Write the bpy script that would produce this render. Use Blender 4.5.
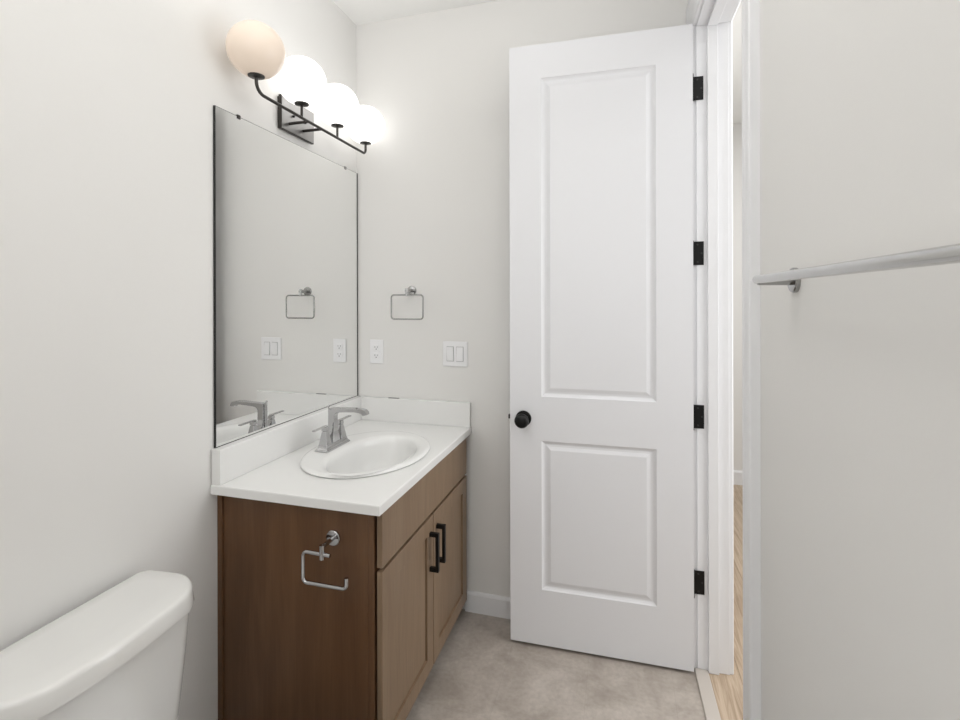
import bpy, bmesh, math
from mathutils import Vector, Matrix
PI = math.pi
for o in list(bpy.data.objects): bpy.data.objects.remove(o)
S = bpy.context.scene
COL = S.collection

# ------------------------------------------------------------------ camera
HC = 1.411
cam_d = bpy.data.cameras.new('camera'); cam = bpy.data.objects.new('camera', cam_d); COL.objects.link(cam)
cam_d.sensor_width = 36; cam_d.sensor_fit = 'HORIZONTAL'; cam_d.lens = 490/960*36
cam_d.shift_y = -(360-299.3)/960; cam_d.clip_start = .02
YAW = math.radians(15.92)
cam.matrix_world = (Matrix.Translation((0, 0, HC)) @ Matrix.Rotation(YAW, 4, 'Z') @ Matrix.Rotation(PI/2, 4, 'X')
                    @ Matrix.Rotation(math.radians(-.13), 4, 'Z'))
S.camera = cam
# ------------------------------------------------------------------ light
S.view_settings.view_transform = 'Standard'; S.view_settings.look = 'None'
S.view_settings.gamma = 1; S.view_settings.use_curve_mapping = False
S.view_settings.exposure = 0.03
w = bpy.data.worlds.new('world'); S.world = w; w.use_nodes = True
w.node_tree.nodes['Background'].inputs[0].default_value = (.9, .95, 1, 1)
w.node_tree.nodes['Background'].inputs[1].default_value = .2
def area(name, loc, rot, size, power, color=(1, 1, 1), sy=None, spread=None):
    l = bpy.data.lights.new(name, 'AREA'); l.energy = power; l.color = color; l.size = size
    if sy: l.shape = 'RECTANGLE'; l.size_y = sy
    else: l.shape = 'DISK'
    o = bpy.data.objects.new(name, l); COL.objects.link(o); o.location = loc; o.rotation_euler = rot
    return o
def ball(name, loc, r, power, color):
    l = bpy.data.lights.new(name, 'POINT'); l.energy = power; l.color = color; l.shadow_soft_size = r
    o = bpy.data.objects.new(name, l); COL.objects.link(o); o.location = loc
    return o
ball('ceiling_fill_light', (-.42, -.75, 2.45), .15, 10, (1, .995, .99))  # unseen fill behind the camera, added to even out the room light
area('upward_fill_light', (-.42, .6, 2.2), (PI, 0, 0), .5, 13, (1, .995, .99))  # added uplight, out of view, standing in for bounce off the ceiling
area('rear_fill_light', (-.45, -1.62, 1.65), (PI/2, 0, 0), 1.3, 8, (.995, .995, 1), 1.2)  # unseen fill added for the lower door; rear wall has no window
area('hall_lamp_light', (1.15, 2.6, 2.70), (0, 0, 0), 1.0, 17, (.98, .99, 1), 1.2)
area('hall_lamp_light', (1.15, .9, 2.70), (0, 0, 0), 1.0, 9, (.98, .99, 1), 1.0)
area('hall_fill_light', (1.62, 1.65, 1.3), (PI/2, 0, PI/2), 1.2, 21, (.97, .985, 1), 2.0)  # added fill from the hall side to brighten the cabinet fronts; no window
GLOBE_E = 1.3

# ------------------------------------------------------------------ materials
def mat(name, col, rough=.5, metal=0, coat=0, spec=.5, emis=None, es=0):
    m = bpy.data.materials.new(name); m.use_nodes = True
    b = m.node_tree.nodes['Principled BSDF']
    b.inputs['Base Color'].default_value = (*col, 1); b.inputs['Roughness'].default_value = rough
    b.inputs['Metallic'].default_value = metal; b.inputs['Coat Weight'].default_value = coat
    b.inputs['Specular IOR Level'].default_value = spec
    if emis: b.inputs['Emission Color'].default_value = (*emis, 1); b.inputs['Emission Strength'].default_value = es
    return m
def nodes(m): return m.node_tree.nodes, m.node_tree.links, m.node_tree.nodes['Principled BSDF']
def bump(m, scale, strength, dist=.002, detail=4, stretch=None):
    N, K, b = nodes(m)
    tc = N.new('ShaderNodeTexCoord'); mp = N.new('ShaderNodeMapping'); K.new(tc.outputs['Object'], mp.inputs[0])
    if stretch: mp.inputs['Scale'].default_value = stretch
    n = N.new('ShaderNodeTexNoise'); n.inputs['Scale'].default_value = scale; n.inputs['Detail'].default_value = detail
    K.new(mp.outputs[0], n.inputs['Vector'])
    bp = N.new('ShaderNodeBump'); bp.inputs['Strength'].default_value = strength; bp.inputs['Distance'].default_value = dist
    K.new(n.outputs['Fac'], bp.inputs['Height']); K.new(bp.outputs[0], b.inputs['Normal'])
    return n, mp
def ramp_color(m, stops, scale, detail=6, stretch=(1, 1, 1), distortion=0, rough=.6):
    N, K, b = nodes(m)
    tc = N.new('ShaderNodeTexCoord'); mp = N.new('ShaderNodeMapping'); K.new(tc.outputs['Object'], mp.inputs[0])
    mp.inputs['Scale'].default_value = stretch
    n = N.new('ShaderNodeTexNoise'); n.inputs['Scale'].default_value = scale; n.inputs['Detail'].default_value = detail
    n.inputs['Roughness'].default_value = rough; n.inputs['Distortion'].default_value = distortion
    K.new(mp.outputs[0], n.inputs['Vector'])
    r = N.new('ShaderNodeValToRGB'); K.new(n.outputs['Fac'], r.inputs[0])
    e = r.color_ramp.elements
    while len(e) < len(stops): e.new(.5)
    for i, (p, c) in enumerate(stops): e[i].position = p; e[i].color = (*c, 1)
    K.new(r.outputs[0], b.inputs['Base Color'])
    return r, mp, n
M_wall = mat('wall_paint', (.770, .761, .742), .65, spec=.3); bump(M_wall, 95, .12, .001)
M_hallwall = mat('hall_wall_paint', (.76, .75, .73), .6, spec=.3); bump(M_hallwall, 95, .1, .001)
M_ceil = mat('ceiling_paint', (.90, .90, .885), .75, spec=.2); bump(M_ceil, 70, .12, .001)
M_trim = mat('trim_paint', (.80, .802, .815), .38)
M_door = mat('door_paint', (.755, .758, .778), .4); bump(M_door, 60, .05, .0006, 3, (8, 8, .6))
M_counter = mat('white_solid_surface', (.80, .798, .785), .22)
M_porc = mat('white_porcelain', (.80, .798, .785), .16)
M_tank = mat('toilet_porcelain', (.74, .735, .715), .1, coat=.3)
M_chrome = mat('chrome', (.50, .50, .505), .07, 1)
M_nickel = mat('brushed_nickel', (.38, .38, .375), .16, 1)
M_black = mat('matte_black_metal', (.012, .012, .012), .38, .6)
M_bronze = mat('dark_bronze_metal', (.06, .056, .052), .35, .8)
M_plate = mat('fixture_front_plate', (.34, .335, .33), .38, 1)
M_ring = mat('polished_ring_metal', (.30, .30, .295), .12, 1)
M_bar = mat('satin_bar_metal', (.58, .58, .57), .17, 1)
M_plastic = mat('white_plastic', (.85, .85, .86), .3)
M_slot = mat('dark_slot', (.02, .02, .02), .6)
M_mirror = mat('mirror_silver', (.93, .935, .93), .0, 1)
M_edge = mat('mirror_edge_and_gap_shade', (.012, .012, .012), .25)
M_globe = mat('lit_opal_glass', (.9, .9, .9), .2, emis=(1, .985, .96), es=GLOBE_E)
M_globe2 = mat('opal_glass_dim_tone', (.66, .57, .49), .25, emis=(1, .80, .63), es=.22)  # same opal glass; duller peach exposure put into its colour and glow
# stained maple: faint vertical figure
def wood(name, a, b_, c, rough=.36):
    m = mat(name, a, rough, spec=.4)
    ramp_color(m, [(.32, a), (.5, b_), (.68, c)], 3.0, 8, (5, 5, .55), .6)
    N, K, b = nodes(m)
    b.inputs['Coat Roughness'].default_value = .35
    tc = N.new('ShaderNodeTexCoord'); mp = N.new('ShaderNodeMapping'); mp.inputs['Scale'].default_value = (60, 60, 2.2)
    n = N.new('ShaderNodeTexNoise'); n.inputs['Scale'].default_value = 3; n.inputs['Detail'].default_value = 5
    K.new(tc.outputs['Object'], mp.inputs[0]); K.new(mp.outputs[0], n.inputs['Vector'])
    src = b.inputs['Base Color'].links[0].from_socket
    mx = N.new('ShaderNodeMix'); mx.data_type = 'RGBA'; mx.blend_type = 'MULTIPLY'; mx.inputs[0].default_value = .35
    K.new(src, mx.inputs[6]); K.new(n.outputs['Fac'], mx.inputs[7]); K.new(mx.outputs[2], b.inputs['Base Color'])
    bp = N.new('ShaderNodeBump'); bp.inputs['Strength'].default_value = .06; bp.inputs['Distance'].default_value = .001
    K.new(n.outputs['Fac'], bp.inputs['Height']); K.new(bp.outputs[0], b.inputs['Normal'])
    return m
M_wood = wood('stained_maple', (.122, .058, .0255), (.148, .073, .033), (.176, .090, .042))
M_woodf = wood('stained_maple_lit_fronts', (.235, .155, .095), (.265, .18, .113), (.295, .205, .132), .42)  # same maple; brighter light and sheen on the fronts put into colour
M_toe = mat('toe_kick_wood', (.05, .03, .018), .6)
# bathroom floor: mottled stone-look vinyl in large tiles
M_floor = mat('stone_look_vinyl', (.4, .36, .32), .45)
r, mp, n = ramp_color(M_floor, [(.36, (.33, .288, .248)), (.52, (.42, .372, .328)), (.66, (.50, .450, .403))], 5.5, 9, (1, 1, 1), .4, .62)
N, K, b = nodes(M_floor)
tc = N.new('ShaderNodeTexCoord'); br = N.new('ShaderNodeTexBrick'); mp2 = N.new('ShaderNodeMapping')
mp2.inputs['Rotation'].default_value = (0, 0, PI/2); mp2.inputs['Location'].default_value = (.07, .12, 0)
br.inputs['Scale'].default_value = 1; br.inputs['Brick Width'].default_value = .61; br.inputs['Row Height'].default_value = .305
br.inputs['Mortar Size'].default_value = .0012; br.inputs['Color1'].default_value = (.985, .985, .985, 1); br.inputs['Color2'].default_value = (1, 1, 1, 1)
br.inputs['Mortar'].default_value = (.93, .93, .93, 1)
K.new(tc.outputs['Object'], mp2.inputs[0]); K.new(mp2.outputs[0], br.inputs['Vector'])
fine = N.new('ShaderNodeTexNoise'); fine.inputs['Scale'].default_value = 60; fine.inputs['Detail'].default_value = 4
K.new(tc.outputs['Object'], fine.inputs['Vector'])
fr = N.new('ShaderNodeMapRange'); fr.inputs[1].default_value = .3; fr.inputs[2].default_value = .7; fr.inputs[3].default_value = .9; fr.inputs[4].default_value = 1.06
K.new(fine.outputs['Fac'], fr.inputs[0])
mx = N.new('ShaderNodeMix'); mx.data_type = 'RGBA'; mx.blend_type = 'MULTIPLY'; mx.inputs[0].default_value = 1
K.new(r.outputs[0], mx.inputs[6]); K.new(br.outputs['Color'], mx.inputs[7])
mx2 = N.new('ShaderNodeMix'); mx2.data_type = 'RGBA'; mx2.blend_type = 'MULTIPLY'; mx2.inputs[0].default_value = 1
K.new(mx.outputs[2], mx2.inputs[6]); K.new(fr.outputs[0], mx2.inputs[7]); K.new(mx2.outputs[2], b.inputs['Base Color'])
M_strip = mat('threshold_vinyl', (.50, .455, .41), .4)
# hall floor: pale oak planks running along the hall
M_oak = mat('pale_oak_planks', (.5, .38, .26), .4)
r, mp, n = ramp_color(M_oak, [(.34, (.34, .25, .17)), (.5, (.47, .365, .265)), (.64, (.56, .45, .34))], 7, 9, (9, .55, 1), 1.0, .6)
N, K, b = nodes(M_oak)
tc = N.new('ShaderNodeTexCoord'); br = N.new('ShaderNodeTexBrick'); mp2 = N.new('ShaderNodeMapping')
mp2.inputs['Rotation'].default_value = (0, 0, PI/2); mp2.inputs['Location'].default_value = (.33, .05, 0)
br.inputs['Scale'].default_value = 1; br.inputs['Brick Width'].default_value = 1.4; br.inputs['Row Height'].default_value = .16
br.inputs['Mortar Size'].default_value = .001; br.inputs['Color1'].default_value = (.86, .84, .82, 1); br.inputs['Color2'].default_value = (1, 1, 1, 1)
br.inputs['Mortar'].default_value = (.4, .35, .3, 1)
K.new(tc.outputs['Object'], mp2.inputs[0]); K.new(mp2.outputs[0], br.inputs['Vector'])
mx = N.new('ShaderNodeMix'); mx.data_type = 'RGBA'; mx.blend_type = 'MULTIPLY'; mx.inputs[0].default_value = 1
K.new(r.outputs[0], mx.inputs[6]); K.new(br.outputs['Color'], mx.inputs[7]); K.new(mx.outputs[2], b.inputs['Base Color'])

# ------------------------------------------------------------------ mesh helpers
def NB(): return bmesh.new()
def box(bm, x0, x1, y0, y1, z0, z1, bev=0, seg=2, M=None):
    vs = [bm.verts.new((x, y, z)) for x in (x0, x1) for y in (y0, y1) for z in (z0, z1)]
    q = [(0, 1, 3, 2), (4, 6, 7, 5), (0, 4, 5, 1), (2, 3, 7, 6), (0, 2, 6, 4), (1, 5, 7, 3)]
    fs = [bm.faces.new([vs[i] for i in f]) for f in q]
    out = vs
    if bev:
        es = list({e for f in fs for e in f.edges})
        g = bmesh.ops.bevel(bm, geom=es, offset=bev, segments=seg, profile=.6, affect='EDGES')
        out = list({v for v in g['verts']} | {v for v in vs if v.is_valid})
    if M is not None: bmesh.ops.transform(bm, matrix=M, verts=out)
    return out
def frustum(bm, c, s0, s1, z0, z1, off=(0, 0), bev=0):
    """four sided taper: s0/s1 = (half x, half y) at z0/z1"""
    vs = []
    for (s, z, o) in ((s0, z0, (0, 0)), (s1, z1, off)):
        for sx, sy in ((-1, -1), (1, -1), (1, 1), (-1, 1)):
            vs.append(bm.verts.new((c[0]+o[0]+sx*s[0], c[1]+o[1]+sy*s[1], z)))
    fs = [bm.faces.new(vs[3::-1]), bm.faces.new(vs[4:])]
    for i in range(4):
        j = (i+1) % 4; fs.append(bm.faces.new((vs[i], vs[j], vs[4+j], vs[4+i])))
    if bev:
        es = list({e for f in fs for e in f.edges}); bmesh.ops.bevel(bm, geom=es, offset=bev, segments=2, profile=.6, affect='EDGES')
def cyl(bm, p0, p1, r0, r1=None, n=32, cap=True):
    p0, p1 = Vector(p0), Vector(p1); r1 = r0 if r1 is None else r1
    d = (p1-p0).normalized(); a = d.orthogonal().normalized(); b_ = d.cross(a)
    A = [bm.verts.new(p0+r0*(a*math.cos(t)+b_*math.sin(t))) for t in [2*PI*i/n for i in range(n)]]
    B = [bm.verts.new(p1+r1*(a*math.cos(t)+b_*math.sin(t))) for t in [2*PI*i/n for i in range(n)]]
    for i in range(n): j = (i+1) % n; f = bm.faces.new((A[i], A[j], B[j], B[i])); f.smooth = True
    if cap: bm.faces.new(A[::-1]); bm.faces.new(B)
def lathe(bm, prof, c, axis='Z', n=48):
    """prof: list of (r, h) along axis starting at c"""
    rings = []
    for r, h in prof:
        ring = []
        for i in range(n):
            t = 2*PI*i/n; u, v = r*math.cos(t), r*math.sin(t)
            P = {'Z': (u, v, h), '-Y': (u, -h, v), 'Y': (v, h, u), 'X': (h, u, v), '-X': (-h, v, u)}[axis]
            ring.append(bm.verts.new(Vector(c)+Vector(P)))
        rings.append(ring)
    for a, b_ in zip(rings, rings[1:]):
        for i in range(n): j = (i+1) % n; f = bm.faces.new((a[i], a[j], b_[j], b_[i])); f.smooth = True
    bm.faces.new(rings[0][::-1]); bm.faces.new(rings[-1])
def round_path(pts, r, seg=8, closed=False):
    P = [Vector(p) for p in pts]; out = []; n = len(P)
    for i, p in enumerate(P):
        if not closed and i in (0, n-1): out.append(p); continue
        a = (P[i-1]-p); b_ = (P[(i+1) % n]-p); ang = a.angle(b_); a.normalize(); b_.normalize()
        rr = r if not isinstance(r, dict) else r.get(i, .01)
        t = rr/math.tan(ang/2); c = p+(a+b_).normalized()*(rr/math.sin(ang/2)); s = p+a*t; e = p+b_*t
        v0 = s-c; v1 = e-c; w_ = v0.angle(v1)
        for k in range(seg+1):
            f = k/seg; out.append(c+(v0*math.sin((1-f)*w_)+v1*math.sin(f*w_))/math.sin(w_))
    return out
def tube(bm, pts, r, closed=False, n=16, sq=None):
    """round tube, or rectangular when sq=(half side, half up)"""
    P = [Vector(p) for p in pts]; m = len(P); rings = []
    T0 = (P[1]-P[0]).normalized(); nrm = T0.orthogonal().normalized()
    if sq: nrm = Vector(sq[2])
    for i, p in enumerate(P):
        if closed: T = (P[(i+1) % m]-P[i-1]).normalized()
        else: T = ((P[min(i+1, m-1)]-P[max(i-1, 0)])).normalized()
        nrm = (nrm-T*nrm.dot(T)).normalized(); bn = T.cross(nrm)
        if sq: ring = [bm.verts.new(p+nrm*a*sq[0]+bn*b_*sq[1]) for a, b_ in ((-1, -1), (1, -1), (1, 1), (-1, 1))]
        else: ring = [bm.verts.new(p+r*(nrm*math.cos(2*PI*k/n)+bn*math.sin(2*PI*k/n))) for k in range(n)]
        rings.append(ring)
    L = len(rings[0])
    for i in range(m if closed else m-1):
        a, b_ = rings[i], rings[(i+1) % m]
        for k in range(L): j = (k+1) % L; f = bm.faces.new((a[k], a[j], b_[j], b_[k])); f.smooth = not sq
    if not closed: bm.faces.new(rings[0][::-1]); bm.faces.new(rings[-1])
def obj(name, bm, m, parent=None, smooth=None, bevel=0, loc=None, rz=0):
    bmesh.ops.recalc_face_normals(bm, faces=bm.faces)
    for e_ in bm.edges:
        if len(e_.link_faces) == 2 and e_.calc_face_angle(0) > .6: e_.smooth = False
    me = bpy.data.meshes.new(name); bm.to_mesh(me); bm.free()
    o = bpy.data.objects.new(name, me); COL.objects.link(o); me.materials.append(m)
    if bevel:
        md = o.modifiers.new('bevel', 'BEVEL'); md.width = bevel; md.segments = 3; md.limit_method = 'ANGLE'
        md.angle_limit = math.radians(40)
    if parent: o.parent = parent
    if loc: o.location = loc
    if rz: o.rotation_euler.z = rz
    return o
def thing(name, label, cat, loc=(0, 0, 0), rz=0, group=None):
    o = bpy.data.objects.new(name, None); COL.objects.link(o); o.empty_display_size = .05
    o.location = loc; o.rotation_euler.z = rz; o['label'] = label; o['category'] = cat
    if group: o['group'] = group
    return o
def tag(o, label, cat, group=None):
    o['label'] = label; o['category'] = cat
    if group: o['group'] = group
    return o
def struct(o, label=None):
    o['kind'] = 'structure'
    if label: o['label'] = label
    return o

# ------------------------------------------------------------------ room shell
XL = -1.228; YB = 2.125; ZC = 2.743; YN = -1.70        # left wall, back wall, ceiling, wall behind
RP = (.282, 2.02, 0); RA = .022                         # right wall frame: origin at hinge jamb, +X into hall, -Y towards camera
WT = .112                                               # right wall thickness
OW = .708; OH = 2.448                                   # doorway clear opening
def bx(name, m, a, loc=None, rz=0, bev=0, label=None):
    bm = NB(); box(bm, *a); o = obj(name, bm, m, bevel=bev, loc=loc, rz=rz); return struct(o, label)
bx('floor', M_floor, (XL-.1, .60, YN-.1, YB+.1, -.05, 0), label='beige stone-look bathroom floor')
# clip bathroom floor at the threshold: hall floor sits flush beside it
bpy.data.objects.remove(bpy.data.objects['floor'])
bm = NB()
c, s = math.cos(RA), math.sin(RA)
def rl(X, Y, z=0): return Vector((RP[0]+X*c-Y*s, RP[1]+X*s+Y*c, z))
def slab(bm, pts, z0, z1):
    a = [bm.verts.new((p[0], p[1], z0)) for p in pts]; b_ = [bm.verts.new((p[0], p[1], z1)) for p in pts]
    bm.faces.new(a[::-1]); bm.faces.new(b_); n = len(pts)
    for i in range(n): j = (i+1) % n; bm.faces.new((a[i], a[j], b_[j], b_[i]))
slab(bm, [(XL-.1, YN-.1), rl(.0, YN-.1-2.02), rl(.0, .2), (XL-.1, YB+.1)], -.05, 0)
struct(obj('floor', bm, M_floor), 'mottled beige stone-look bathroom floor')
bm = NB(); slab(bm, [rl(.0, YN-.1-2.02), (1.75, YN-.1), (1.75, 4.25), rl(.0, 2.3), rl(0, .2)], -.05, -.001)
struct(obj('floor', bm, M_oak), 'pale oak plank floor of the hall through the doorway')
bx('ceiling', M_ceil, (XL-.1, 1.75, YN-.1, 4.25, ZC, ZC+.05))
bx('wall_left', M_wall, (XL-.1, XL, YN-.1, YB+.1, 0, ZC))
bm = NB(); slab(bm, [(XL, YB), rl(.0, .104), rl(WT, .104), rl(WT, .204), (XL, YB+.1)], 0, ZC); struct(obj('wall_back', bm, M_wall))
bx('wall_front', M_wall, (XL, 1.65, YN-.1, YN, 0, ZC))
bm = NB()
for a in ((0, WT, .018, .104, 0, ZC), (0, WT, -OW-.018, .018, OH+.018, ZC), (0, WT, -3.69, -OW-.018, 0, ZC)): box(bm, *a)
struct(obj('wall_right', bm, M_wall, loc=RP, rz=RA))
bx('wall_hall_end', M_hallwall, (-.2, 1.75, 4.12, 4.22, 0, ZC))
bx('wall_hall_side', M_hallwall, (1.65, 1.75, YN, 4.12, 0, ZC))
bx('wall_hall_near', M_hallwall, (.20, .37, YB+.1, 4.12, 0, ZC))
def baseboard(name, L_, loc, rz, h=.09, t=.013):
    bm = NB(); prof = [(0, 0), (t, 0), (t, h-.012), (t-.004, h-.004), (t-.008, h), (0, h)]
    a = [bm.verts.new((0, -x, z)) for x, z in prof]; b_ = [bm.verts.new((L_, -x, z)) for x, z in prof]
    bm.faces.new(a[::-1]); bm.faces.new(b_)
    for i in range(len(prof)): j = (i+1) % len(prof); bm.faces.new((a[i], a[j], b_[j], b_[i]))
    return struct(obj(name, bm, M_trim, loc=loc, rz=rz))
baseboard('baseboard_back', .935, (-.676, YB, 0), 0)
baseboard('baseboard_left', 2.96, (XL, YN, 0), PI/2, .078)
baseboard('baseboard_hall', 1.27, (.37, 4.12, 0), 0, .105, .014)
bm = NB(); box(bm, -.013, 0, -3.69, -OW-.098, 0, .09, .002); struct(obj('baseboard_right', bm, M_trim, loc=RP, rz=RA))

# door frame: jamb with stop, casings both sides, threshold
JT = .018
bm = NB()
box(bm, 0, WT, 0, JT, 0, OH+JT); box(bm, 0, WT, -OW-JT, -OW, 0, OH+JT); box(bm, 0, WT, -OW, 0, OH, OH+JT)
struct(obj('trim_1', bm, M_trim, bevel=.001, loc=RP, rz=RA), 'white door jamb')
bm = NB(); SX0, SX1 = .037, .074
box(bm, SX0, SX1, -.011, 0, .0, OH, .002); box(bm, SX0, SX1, -OW, -OW+.011, 0, OH, .002); box(bm, SX0, SX1, -OW+.011, -.011, OH-.011, OH, .002)
struct(obj('trim_2', bm, M_trim, loc=RP, rz=RA), 'white door stop strip inside the jamb')
def casing(name, xa, xb, wd, label, HW=1.0):
    bm = NB(); rv = .005; sgn = 1 if xb > xa else -1
    # mitred profile swept round the opening: (distance out from reveal, thickness)
    prof = [(0, 0), (0, .012), (.004, .0155), (.014, .0165), (.022, .0145), (.030, .0165), (wd-.016, .0195), (wd-.004, .0225), (wd, .020), (wd, 0)]
    st = []
    for (Y, Z, dy, dz) in ((rv, 0, 1, 0), (rv, OH+rv, 1, 1), (-OW-rv, OH+rv, -1, 1), (-OW-rv, 0, -1, 0)):
        st.append([bm.verts.new((xa+sgn*t, Y+dy*d_, Z+dz*d_*HW)) for d_, t in prof])
    for a, b_ in zip(st, st[1:]):
        for i in range(len(prof)-1): bm.faces.new((a[i], a[i+1], b_[i+1], b_[i]))
        bm.faces.new((a[-1], a[0], b_[0], b_[-1]))
    bm.faces.new(st[0]); bm.faces.new(st[-1][::-1])
    return struct(obj(name, bm, M_trim, loc=RP, rz=RA), label)
casing('trim_3', 0, -1, .092, 'white door casing on the bathroom side', 1.3)
casing('trim_4', WT, WT+1, .070, 'white door casing on the hall side')
bm = NB(); box(bm, -.012, .036, -OW, -.0, 0, .006, .003); struct(obj('trim_5', bm, M_strip, loc=RP, rz=RA), 'beige threshold strip in the doorway')

# ------------------------------------------------------------------ door (open square to the right wall)
DX = -.018; DW = .699; DT = .035; DY = -.036; DZ0, DZ1 = .014, 2.441
def door_mesh(bm):
    us = [0, .131, .570, DW]; zs = [DZ0, .237, .838, 1.017, 2.304, DZ1]
    for side in (0, 1):
        y0 = DY if side == 0 else DY+DT; sg = 1 if side == 0 else -1
        V = lambda u, z, d=0: bm.verts.new((DX-u, y0+sg*d, z))
        grid = [[V(u, z) for z in zs] for u in us]
        for i in range(3):
            for j in range(5):
                if i == 1 and j in (1, 3):
                    x0, x1, z0, z1 = us[1], us[2], zs[j], zs[j+1]
                    prev = [grid[i][j], grid[i+1][j], grid[i+1][j+1], grid[i][j+1]]
                    for ins, d in ((.004, .004), (.010, .0075), (.014, .0085), (.022, .0075), (.036, .0025)):
                        cur = [V(x0+ins, z0+ins, d), V(x1-ins, z0+ins, d), V(x1-ins, z1-ins, d), V(x0+ins, z1-ins, d)]
                        for k in range(4): l = (k+1) % 4; bm.faces.new((prev[k], prev[l], cur[l], cur[k]))
                        prev = cur
                    bm.faces.new(prev)
                else: bm.faces.new((grid[i][j], grid[i+1][j], grid[i+1][j+1], grid[i][j+1]))
        if side == 0: A = grid
        else: B = grid
    rim = lambda g: [g[i][0] for i in range(4)]+[g[3][j] for j in range(1, 6)]+[g[i][5] for i in (2, 1, 0)]+[g[0][j] for j in (4, 3, 2, 1)]
    a, b_ = rim(A), rim(B)
    for i in range(len(a)): j = (i+1) % len(a); bm.faces.new((a[i], a[j], b_[j], b_[i]))
bm = NB(); door_mesh(bm)
door = struct(obj('door_1', bm, M_door, loc=RP, rz=RA), 'tall white two-panel door standing open')
KU, KZ = .643, .926
def knob(yf, ax):
    bm = NB()
    lathe(bm, [(.031, 0), (.032, .002), (.032, .006), (.030, .009), (.0125, .0105), (.0115, .024), (.014, .030), (.022, .034), (.0275, .041), (.029, .049), (.027, .057), (.021, .063), (.010, .0655), (.001, .066)],
          (DX-KU, yf, KZ), ax, 40)
    o = obj('door_knob', bm, M_black, door); o['label'] = 'round matte black knob'
knob(DY, '-Y'); knob(DY+DT, 'Y')
bm = NB(); box(bm, DX-DW-.0015, DX-DW+.001, DY+.006, DY+.029, KZ-.028, KZ+.028); box(bm, DX-DW-.010, DX-DW, DY+.011, DY+.024, KZ-.008, KZ+.010, .002)
obj('latch', bm, M_bronze, door)['label'] = 'dark latch on the door edge'
for z in (2.211, 1.584, .963, .333):
    bm = NB(); h = .0448
    box(bm, -.012, .0245, -.003, -.0006, z-h, z+h, .001)                 # leaf on the jamb
    box(bm, DX+.0005, DX+.003, DY+.003, DY+DT-.002, z-h, z+h)            # leaf on the door edge
    cyl(bm, (-.0155, .0, z-h), (-.0155, .0, z+h), .006, n=16)
    hg = obj('hinge', bm, M_black, door); hg['label'] = 'matte black butt hinge'
    bm = NB()
    for dx, dz in ((.003, .033), (.017, 0), (.003, -.033)): cyl(bm, (dx, -.003, z+dz), (dx, -.0038, z+dz), .0036, n=12)
    obj('screw', bm, M_slot, hg)

# ------------------------------------------------------------------ vanity cabinet
CY0 = 1.269; XF = -.679; XD = -.655; CT = .835; CB = .806
van = thing('vanity_cabinet', 'brown stained maple vanity cabinet under the white countertop', 'cabinet', (-.95, 1.70, 0))
def vp(name, bm, m, parent=van, **k):
    o = obj(name, bm, m, parent, **k)
    if parent is van: o.matrix_parent_inverse = Matrix.Translation(-van.location)
    return o
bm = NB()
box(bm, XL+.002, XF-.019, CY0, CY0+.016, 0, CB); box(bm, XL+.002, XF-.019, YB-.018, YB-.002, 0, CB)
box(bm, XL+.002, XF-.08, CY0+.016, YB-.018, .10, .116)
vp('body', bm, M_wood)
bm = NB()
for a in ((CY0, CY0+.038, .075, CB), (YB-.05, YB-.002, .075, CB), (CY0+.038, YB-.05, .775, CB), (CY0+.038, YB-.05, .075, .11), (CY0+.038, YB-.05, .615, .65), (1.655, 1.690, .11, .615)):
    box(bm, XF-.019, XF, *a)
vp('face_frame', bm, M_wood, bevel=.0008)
bm = NB(); box(bm, XL+.001, XL+.020, CY0-.006, CY0, 0, CB, .0015); vp('scribe_moulding', bm, M_wood)
bm = NB(); box(bm, XF-.075, XF-.060, CY0+.016, YB-.02, 0, .10); vp('toe_kick', bm, M_toe)
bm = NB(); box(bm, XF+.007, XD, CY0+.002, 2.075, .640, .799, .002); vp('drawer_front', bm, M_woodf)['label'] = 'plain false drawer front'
def shaker(y0, y1, z0, z1, name):
    bm = NB(); st = .057; dp = .007
    def ring(y0, y1, z0, z1, x): return [bm.verts.new((x, *p)) for p in ((y0, z0), (y1, z0), (y1, z1), (y0, z1))]
    seq = [ring(y0+.001, y1-.001, z0+.001, z1-.001, XF+.007), ring(y0, y1, z0, z1, XF+.008), ring(y0, y1, z0, z1, XD-.0015), ring(y0+.0015, y1-.0015, z0+.0015, z1-.0015, XD),
           ring(y0+st, y1-st, z0+st, z1-st, XD), ring(y0+st, y1-st, z0+st, z1-st, XD-dp-.003), ring(y0+st+.0025, y1-st-.0025, z0+st+.0025, z1-st-.0025, XD-dp-.003), ring(y0+st+.003, y1-st-.003, z0+st+.003, z1-st-.003, XD-dp)]
    bm.faces.new(seq[0])
    for a, b_ in zip(seq, seq[1:]):
        for i in range(4): j = (i+1) % 4; bm.faces.new((a[i], a[j], b_[j], b_[i]))
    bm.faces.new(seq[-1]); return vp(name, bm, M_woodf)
def pull(yc, door_o):
    bm = NB(); zc = .509; h = .069; t = .0070
    box(bm, XD+.023, XD+.034, yc-t, yc+t, zc-h, zc+h, .0008)
    for s_ in (-1, 1): box(bm, XD, XD+.025, yc-t, yc+t, zc+s_*(h-t)-t, zc+s_*(h-t)+t, .0008)
    o = obj('handle', bm, M_black, door_o); o['label'] = 'matte black square bar pull'
dl = shaker(CY0+.002, 1.668, .078, .629, 'door'); pull(1.637, dl)
dr = shaker(1.673, 2.075, .078, .629, 'door'); pull(1.704, dr)

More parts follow.
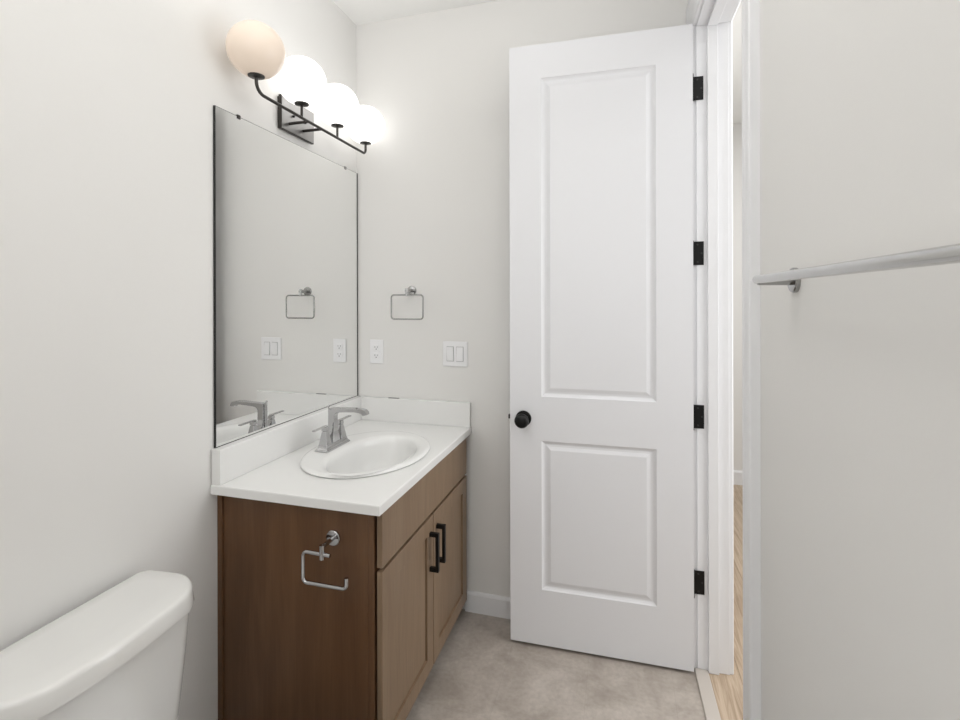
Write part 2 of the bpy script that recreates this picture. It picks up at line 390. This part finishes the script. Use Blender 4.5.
# countertop with an oval cut-out, backsplashes as its parts
SCX, SCY, SAX, SAY = -.908, 1.654, .221, .276
CX1 = -.646; CYN = 1.237
top = thing('countertop', 'white vanity countertop with low backsplashes, on the brown cabinet', 'countertop', (-.94, 1.68, CT))
bm = NB(); NS = 64
def rectpt(t, x0, x1, y0, y1):
    dx, dy = math.cos(t), math.sin(t); cx, cy = SCX, SCY
    ks = []
    if dx > 1e-9: ks.append((x1-cx)/dx)
    if dx < -1e-9: ks.append((x0-cx)/dx)
    if dy > 1e-9: ks.append((y1-cy)/dy)
    if dy < -1e-9: ks.append((y0-cy)/dy)
    k = min(ks); return cx+dx*k, cy+dy*k
angs = [2*PI*i/NS for i in range(NS)]
X0, X1, Y0, Y1 = XL+.001, CX1, CYN, YB-.001
for cx_, cy_ in ((X0, Y0), (X1, Y0), (X1, Y1), (X0, Y1)): angs.append(math.atan2(cy_-SCY, cx_-SCX) % (2*PI))
angs = sorted(angs); e = .004
def loopv(f): return [bm.verts.new(f(t)) for t in angs]
hole = lambda z: (lambda t: (SCX+(SAX-.02)*math.cos(t), SCY+(SAY-.02)*math.sin(t), z))
L1 = loopv(hole(CB)); L2 = loopv(hole(CT))
L3 = loopv(lambda t: (*rectpt(t, X0, X1-e, Y0+e, Y1), CT))
L4 = loopv(lambda t: (*rectpt(t, X0, X1-e*.3, Y0+e*.3, Y1), CT-e*.3))
L5 = loopv(lambda t: (*rectpt(t, X0, X1, Y0, Y1), CT-e))
L6 = loopv(lambda t: (*rectpt(t, X0, X1, Y0, Y1), CB))
LL = [L1, L2, L3, L4, L5, L6, L1]
for a, b_ in zip(LL, LL[1:]):
    for i in range(len(angs)): j = (i+1) % len(angs); bm.faces.new((a[i], a[j], b_[j], b_[i]))
def tp(name, bm, m, **k):
    o = obj(name, bm, m, top, **k); o.matrix_parent_inverse = Matrix.Translation(-top.location); return o
tp('slab', bm, M_counter)
bm = NB(); box(bm, XL+.001, XL+.035, CYN+.003, YB-.001, CT, CT+.110, .0025); tp('backsplash', bm, M_counter)
bm = NB(); box(bm, XL+.035, CX1-.003, YB-.022, YB-.001, CT, CT+.110, .0025); tp('side_splash', bm, M_counter)
# small grey sliver on the ledge of the back splash
bm = NB(); box(bm, -1.052, -.998, YB-.0215, YB-.012, CT+.110, CT+.1135, .0006)
tag(obj('grey_strip', bm, mat('strip_grey', (.17, .165, .16), .5)), 'thin grey strip lying on the ledge of the splash below the outlet', 'strip')

# ------------------------------------------------------------------ sink
sink = thing('sink', 'white oval drop-in sink set in the countertop', 'sink', (SCX, SCY, CT))
bm = NB(); n = 96
BCX = -.884; BCY = 1.654; BAX = .150; BAY = .222
rings = []
def er(cx, cy, ax, ay, z, p=2.0):
    out = []
    for i in range(n):
        t = 2*PI*i/n; ct, st = math.cos(t), math.sin(t)
        k = (abs(ct)**p+abs(st)**p)**(-1/p)
        out.append(bm.verts.new((cx+ax*k*ct-SCX, cy+ay*k*st-SCY, z-CT)))
    rings.append(out)
for ins, z in ((.004, .0005), (.0005, .003), (0, .006), (.003, .0095), (.008, .012), (.014, .0128), (.021, .0125)): er(SCX, SCY, SAX-ins, SAY-ins, CT+z)
BCX = -.874; BCY = 1.634; BAX = .138; BAY = .218
for k, z in ((.030, .0122), (.022, .0112), (.014, .0088), (.007, .005), (.002, 0)): er(BCX, BCY, BAX+k*.8, BAY+k, CT+z)
for q in range(1, 15):
    f = q/14; k = (1-f**2.3)**.62*.80+.20*(1-f); z = -.135*(math.sin(f*PI/2)**.85)
    er(BCX-.02*f, BCY, max(BAX*k, .02), max(BAY*k, .02), CT+z, 2.0)
for a, b_ in zip(rings, rings[1:]):
    for i in range(n): j = (i+1) % n; f = bm.faces.new((a[i], a[j], b_[j], b_[i])); f.smooth = True
bm.faces.new(rings[-1])
so = obj('basin', bm, M_porc, sink)
so.modifiers.new('solid', 'SOLIDIFY').thickness = .004; so.modifiers['solid'].offset = -1
bm = NB(); lathe(bm, [(.022, 0), (.022, .002), (.019, .003), (.017, .001), (.016, .001), (.015, .004), (.003, .006), (.001, .006)], (BCX-.02-SCX, 0, -.1345), 'Z', 32)
obj('drain', bm, M_chrome, sink)['label'] = 'chrome drain'

# ------------------------------------------------------------------ faucet
FX, FY, FZ = -1.060, 1.654, CT+.0130
fa = thing('faucet', 'chrome two-handle faucet at the back of the sink', 'faucet', (FX, FY, FZ))
bm = NB(); frustum(bm, (0, 0), (.0275, .080), (.0262, .0785), 0, .006, bev=.0008); frustum(bm, (0, 0), (.0245, .077), (.0200, .0725), .006, .013, bev=.0008); frustum(bm, (0, 0), (.0195, .072), (.0180, .070), .013, .021, bev=.0008)
obj('base', bm, M_chrome, fa)
bm = NB(); frustum(bm, (0, 0), (.0165, .025), (.0130, .0150), .021, .062, bev=.0006); frustum(bm, (0, 0), (.0130, .0150), (.0125, .0135), .0618, .124, bev=.0006)
obj('body', bm, M_chrome, fa)
bm = NB(); R_ = []
for (xa, za), (xb, zb), hw in [((-.0125, .118), (.0125, .110), .0135), ((-.0165, .134), (.0095, .112), .0137), ((-.0145, .1395), (.013, .1195), .0137), ((-.006, .1405), (.021, .1250), .0135), ((.018, .1410), (.033, .1270), .0132),
        ((.055, .1415), (.062, .1275), .0128), ((.092, .1405), (.092, .1268), .0125), ((.118, .1380), (.113, .1240), .0124), ((.135, .1335), (.124, .1200), .0122), ((.144, .1245), (.127, .1150), .012), ((.1455, .1150), (.1285, .1120), .0118)]:
    if hw != .0135 or za > .12: xa += .004; xb += .004; za += .008+max(0, xa-.05)*.075; zb += .008+max(0, xb-.05)*.075
    R_.append([bm.verts.new(p) for p in ((xa, -hw, za), (xa, hw, za), (xb, hw, zb), (xb, -hw, zb))])
for a, b_ in zip(R_, R_[1:]):
    for i in range(4): j = (i+1) % 4; bm.faces.new((a[i], a[j], b_[j], b_[i]))
bm.faces.new(R_[0]); bm.faces.new(R_[-1])
obj('spout', bm, M_chrome, fa, bevel=.001)
for sgn in (-1, 1):
    y = sgn*.051
    bm = NB(); frustum(bm, (0, y), (.0175, .0185), (.0085, .009), .021, .072, bev=.0006); frustum(bm, (0, y), (.0100, .0105), (.0085, .009), .074, .087, bev=.0006)
    cyl(bm, (0, y, .071), (0, y, .075), .0065, n=20)
    hd = obj('handle', bm, M_chrome, fa)
    bm = NB(); y0, y1 = (-.010, .074) if sgn > 0 else (-.074, .010)
    box(bm, -.0065, .0065, y+y0, y+y1, .087, .0915, .0012); obj('lever', bm, M_chrome, hd)
bm = NB(); cyl(bm, (-.0185, 0, .018), (-.0185, 0, .150), .0022, n=12); lathe(bm, [(.003, 0), (.0052, .003), (.0055, .006), (.003, .009)], (-.0185, 0, .150), 'Z', 16); obj('lift_rod', bm, M_chrome, fa)

# ------------------------------------------------------------------ mirror
mi = thing('mirror', 'large frameless wall mirror above the vanity', 'mirror', (XL, 1.688, .946))
MY0, MY1, MZ0, MZ1 = 1.250, YB-.004, .9455, 2.022
bm = NB(); box(bm, XL+.001, XL+.0072, MY0, MY1, MZ0, MZ1)
o = obj('glass', bm, M_edge, mi); o.matrix_parent_inverse = Matrix.Translation(-mi.location)
o.data.materials.append(M_mirror)
for p in o.data.polygons:
    if p.normal.x > .9: p.material_index = 1
for ya, yb in ((MY0, MY0+.003), (MY1-.007, MY1)):  # left: dark ground edge; right: shade of the wall gap as a strip
    bm = NB(); box(bm, XL+.0072, XL+.0078, ya, yb, MZ0, MZ1); o = obj('edge_line', bm, M_edge, mi); o.matrix_parent_inverse = Matrix.Translation(-mi.location)
for za, zb in ((MZ0, MZ0+.0022), (MZ1-.0012, MZ1)):
    bm = NB(); box(bm, XL+.0072, XL+.0078, MY0+.003, MY1-.007, za, zb); o = obj('edge_line', bm, M_edge if za < 1 else M_nickel, mi); o.matrix_parent_inverse = Matrix.Translation(-mi.location)
for y in (1.351, 2.012):
    bm = NB(); box(bm, XL+.001, XL+.0092, y-.007, y+.007, MZ1, MZ1+.005, .001); box(bm, XL+.0074, XL+.0095, y-.007, y+.007, MZ1-.008, MZ1+.005, .001)
    o = obj('clip', bm, M_bronze if y < 1.5 else M_nickel, mi); o.matrix_parent_inverse = Matrix.Translation(-mi.location)

# ------------------------------------------------------------------ vanity light
lt = thing('vanity_light', 'dark metal bar light with four opal glass globes, on the wall above the mirror', 'light fixture', (XL, 1.628, 2.06))
def lp(name, bm, m, parent=lt, **k):
    o = obj(name, bm, m, parent, **k)
    if parent is lt: o.matrix_parent_inverse = Matrix.Translation(-lt.location)
    return o
bm = NB(); box(bm, XL, XL+.0085, 1.553, 1.745, 2.053, 2.172, .0008); box(bm, XL+.0085, XL+.020, 1.548, 1.750, 2.049, 2.176, .0012); lp('back_plate', bm, M_bronze)
bm = NB(); box(bm, XL+.020, XL+.0222, 1.5505, 1.7475, 2.0515, 2.1735, .0006); lp('front_plate', bm, M_plate)
for y in (1.614, 1.686):
    bm = NB(); lathe(bm, [(.0045, 0), (.0045, .006), (.003, .008)], (XL+.022, y, 2.115), 'X', 16); lp('screw', bm, M_black)
BXX = -1.122; BZ = 2.0795; RB = .0055
GY = (1.318, 1.552, 1.788, 2.022)
for y in (1.592, 1.677):
    bm = NB(); cyl(bm, (XL+.022, y, BZ), (BXX, y, BZ), RB, n=16); lp('arm', bm, M_bronze)
bm = NB(); tube(bm, round_path([(BXX, GY[0], 2.134), (BXX, GY[0], BZ), (BXX, GY[3], BZ), (BXX, GY[3], 2.134)], {1: .035, 2: .022}), RB)
for y in GY[1:3]: cyl(bm, (BXX, y, BZ), (BXX, y, 2.134), .0048, n=16)
lp('bar', bm, M_bronze)
for i, y in enumerate(GY):
    bm = NB(); lathe(bm, [(.006, -.004), (.0255, 0), (.026, .003), (.012, .006), (.010, .012)], (BXX, y, 2.1285), 'Z', 32)
    lp('globe_holder', bm, M_bronze)
    bm = NB(); R = .088; k = .975; prof = []
    for q in range(41):
        t = -PI/2+.314+(PI-.314)*q/40; prof.append((max(R*math.cos(t), .0005), R*k*math.sin(t)))
    zc = 2.2125
    lathe(bm, prof, (BXX, y, zc), 'Z', 64)
    g = lp('globe', bm, M_globe2 if i == 0 else M_globe)
    g['label'] = 'opal glass globe with a dim peach tone put into its colour' if i == 0 else 'bright white lit opal glass globe'

# ------------------------------------------------------------------ towel ring on the back wall
RX, RZ = -.938, 1.452
tr = thing('towel_ring', 'square chrome towel ring on the wall above the outlet and switch', 'towel ring', (RX, YB, RZ))
bm = NB(); lathe(bm, [(.0225, 0), (.0225, .005), (.021, .007), (.009, .0075), (.0085, .062), (.0075, .063)], (0, 0, 0), '-Y', 32); obj('post', bm, M_nickel, tr)
bm = NB(); cyl(bm, (-.001, -.060, -.024), (-.001, -.060, .010), .0058, n=20); obj('hanger', bm, M_nickel, tr)
bm = NB(); tube(bm, round_path([(-.077, -.060, -.020), (.080, -.060, -.020), (.080, -.060, -.131), (-.077, -.060, -.131)], .013, closed=True), .0034, closed=True)
obj('ring', bm, M_ring, tr)

# ------------------------------------------------------------------ outlet and light switch
ou = thing('outlet', 'white duplex outlet on the back wall beside the mirror', 'outlet', (-1.1205, YB, 1.1615))
bm = NB(); box(bm, -.035, .035, -.006, 0, -.057, .057, .0025, 3); obj('cover_plate', bm, M_plastic, ou)
for z in (-.0195, .0195):
    bm = NB(); box(bm, -.0165, .0165, -.0085, -.0055, z-.0135, z+.0135, .0012); rc = obj('receptacle', bm, M_plastic, ou)
    bm = NB(); box(bm, -.0075, -.0055, -.0088, -.008, z-.001, z+.007); box(bm, .0055, .0075, -.0088, -.008, z, z+.006); cyl(bm, (0, -.008, z-.007), (0, -.0088, z-.007), .0026, n=12)
    obj('slot', bm, M_slot, rc)
bm = NB(); cyl(bm, (0, -.006, 0), (0, -.0072, 0), .003, n=12); obj('screw', bm, M_plastic, ou)
sw = thing('light_switch', 'white double rocker light switch on the back wall beside the door', 'light switch', (-.7235, YB, 1.1615))
bm = NB(); box(bm, -.0595, .0595, -.006, 0, -.057, .057, .0025, 3); obj('cover_plate', bm, M_plastic, sw)
for sx, tilt in ((-.023, 4), (.023, -4)):
    bm = NB(); box(bm, sx-.0175, sx+.0175, -.0075, -.0055, -.034, .034, .0008); fr_ = obj('rocker_frame', bm, mat('recess_shade_grey', (.42, .42, .42), .5), sw)  # frame greyed: shade in the gap round the rockers put into colour
    bm = NB(); Mt = Matrix.Translation((sx, -.0085, 0)) @ Matrix.Rotation(math.radians(tilt), 4, 'X'); box(bm, -.0155, .0155, -.0018, .0018, -.0315, .0315, .0008, 2, Mt); obj('rocker', bm, M_plastic, fr_)

# ------------------------------------------------------------------ toilet paper holder on the vanity side
PX, PZ = -.811, .711
ph = thing('toilet_paper_holder', 'empty chrome open-ended paper holder on the brown vanity side panel', 'paper holder', (PX, CY0, PZ))
bm = NB(); lathe(bm, [(.0225, 0), (.0225, .006), (.0205, .008), (.0065, .0085), (.0062, .060), (.005, .062)], (0, 0, 0), '-Y', 40); obj('post', bm, M_chrome, ph)
bm = NB(); cyl(bm, (0, -.060, -.034), (0, -.060, .006), .0072, n=24); obj('hanger', bm, M_chrome, ph)
bm = NB(); tube(bm, round_path([(.026, -.060, -.021), (-.062, -.060, -.019), (-.062, -.060, -.107), (.078, -.060, -.107), (.078, -.060, -.075)], .014), .0056)
obj('arm', bm, M_chrome, ph)

# ------------------------------------------------------------------ towel bar on the right wall
tb = thing('towel_bar', 'brushed nickel towel bar on the right wall', 'towel bar', RP, RA)
TZ = 1.446; TY0 = -1.02; TY1 = -1.63; TX = -.062
bm = NB(); cyl(bm, (TX, TY0+.008, TZ), (TX, TY1-.010, TZ), .0076, n=32); obj('bar', bm, M_bar, tb, bevel=.0012)
for y in (TY0, TY1):
    bm = NB(); lathe(bm, [(.0225, 0), (.0225, .006), (.021, .008), (.009, .0085), (.0085, -TX)], (0, y, TZ-.002), '-X', 32); obj('post', bm, M_nickel, tb)

# ------------------------------------------------------------------ toilet (tank in view, bowl below the frame)
TCY = .790
to = thing('toilet', 'white toilet with its lidded tank against the left wall', 'toilet', (-1.09, TCY, 0))
def tring(bm, x0, x1, hy, z, bow, r, n=14, eb=.006):
    """tank outline: flat back, bowed front, rounded corners"""
    pts = []
    hb = hy-.01
    corners = [(x0, -hb, .012), (x1-bow, -hy, r), (x1-bow, hy, r), (x0, hb, .012)]
    base = [Vector((x0, -hb, 0)), Vector((x1-bow, -hy, 0)), Vector((x1-bow, hy, 0)), Vector((x0, hb, 0))]
    rp = round_path(base, {0: .022, 1: r, 2: r, 3: .022}, n, closed=True)
    k_ = n+1; full = []
    for q in range(4):
        seg = rp[q*k_:(q+1)*k_]; nx = rp[((q+1)*k_) % len(rp)]; full += seg
        full += [seg[-1].lerp(nx, t_/24) for t_ in range(1, 24)]
    for p in full:
        f = max(0, (p.x-(x0+.02))/(x1-bow-x0-.02))
        p.x += bow*f*(1-(p.y/hy)**2)
        p.y += (1 if p.y > 0 else -1)*eb*max(0, min(1, (abs(p.y)-hy*.8)/(hy*.2)))*(1-((p.x-(x0+x1)/2)/((x1-x0)/2))**2)
        pts.append(p)
    return [bm.verts.new((p.x+1.09, p.y, z)) for p in pts]
def loft(bm, rs):
    for a, b_ in zip(rs, rs[1:]):
        for i in range(len(a)): j = (i+1) % len(a); f = bm.faces.new((a[i], a[j], b_[j], b_[i])); f.smooth = True
    bm.faces.new(rs[0][::-1]); bm.faces.new(rs[-1])
bm = NB()
loft(bm, [tring(bm, -1.170, -1.035, .165, .385, .014, .04), tring(bm, -1.182, -1.018, .180, .40, .016, .045), tring(bm, -1.190, -1.006, .196, .55, .020, .05), tring(bm, -1.195, -.999, .206, .666, .022, .055)])
obj('tank', bm, M_tank, to)
bm = NB()
loft(bm, [tring(bm, -1.200, -.985, .212, .660, .024, .078), tring(bm, -1.206, -.981, .217, .663, .024, .082), tring(bm, -1.206, -.980, .2175, .668, .024, .082), tring(bm, -1.205, -.984, .2160, .695, .024, .082),
          tring(bm, -1.2045, -.986, .2150, .701, .024, .081), tring(bm, -1.202, -.990, .2125, .7045, .024, .079), tring(bm, -1.198, -.996, .208, .706, .024, .075), tring(bm, -1.17, -1.04, .17, .7065, .016, .055)])
obj('tank_lid', bm, M_tank, to)
bm = NB()
def orr(cx, ax, ay, z, n=40, sq=2.3):
    o_ = []
    for i in range(n):
        t = 2*PI*i/n; ct, st = math.cos(t), math.sin(t); k = (abs(ct)**sq+abs(st)**sq)**(-1/sq)
        o_.append(bm.verts.new((cx+ax*k*ct+1.09, ay*k*st, z*.94)))
    return o_
loft(bm, [orr(-.86, .25, .11, 0), orr(-.86, .245, .105, .03), orr(-.85, .23, .095, .14), orr(-.83, .27, .13, .25), orr(-.82, .31, .175, .35), orr(-.81, .30, .172, .385), orr(-.81, .295, .168, .395)])
obj('bowl', bm, M_tank, to)
bm = NB(); loft(bm, [orr(-.765, .215, .172, .396, sq=2.1), orr(-.765, .217, .174, .405, sq=2.1), orr(-.765, .212, .17, .414, sq=2.1)]); obj('seat', bm, M_plastic, to)
bm = NB(); loft(bm, [orr(-.765, .215, .172, .415, sq=2.1), orr(-.765, .215, .172, .428, sq=2.1), orr(-.765, .20, .158, .432, sq=2.1), orr(-.765, .1, .1, .433, sq=2.1)]); obj('seat_lid', bm, M_plastic, to)
bm = NB(); lathe(bm, [(.014, 0), (.014, .006), (.006, .008), (.006, .018)], (.100, -.16, .585), 'X', 20); box(bm, .110, .119, -.165, -.095, .579, .591, .003); obj('flush_lever', bm, M_chrome, to)
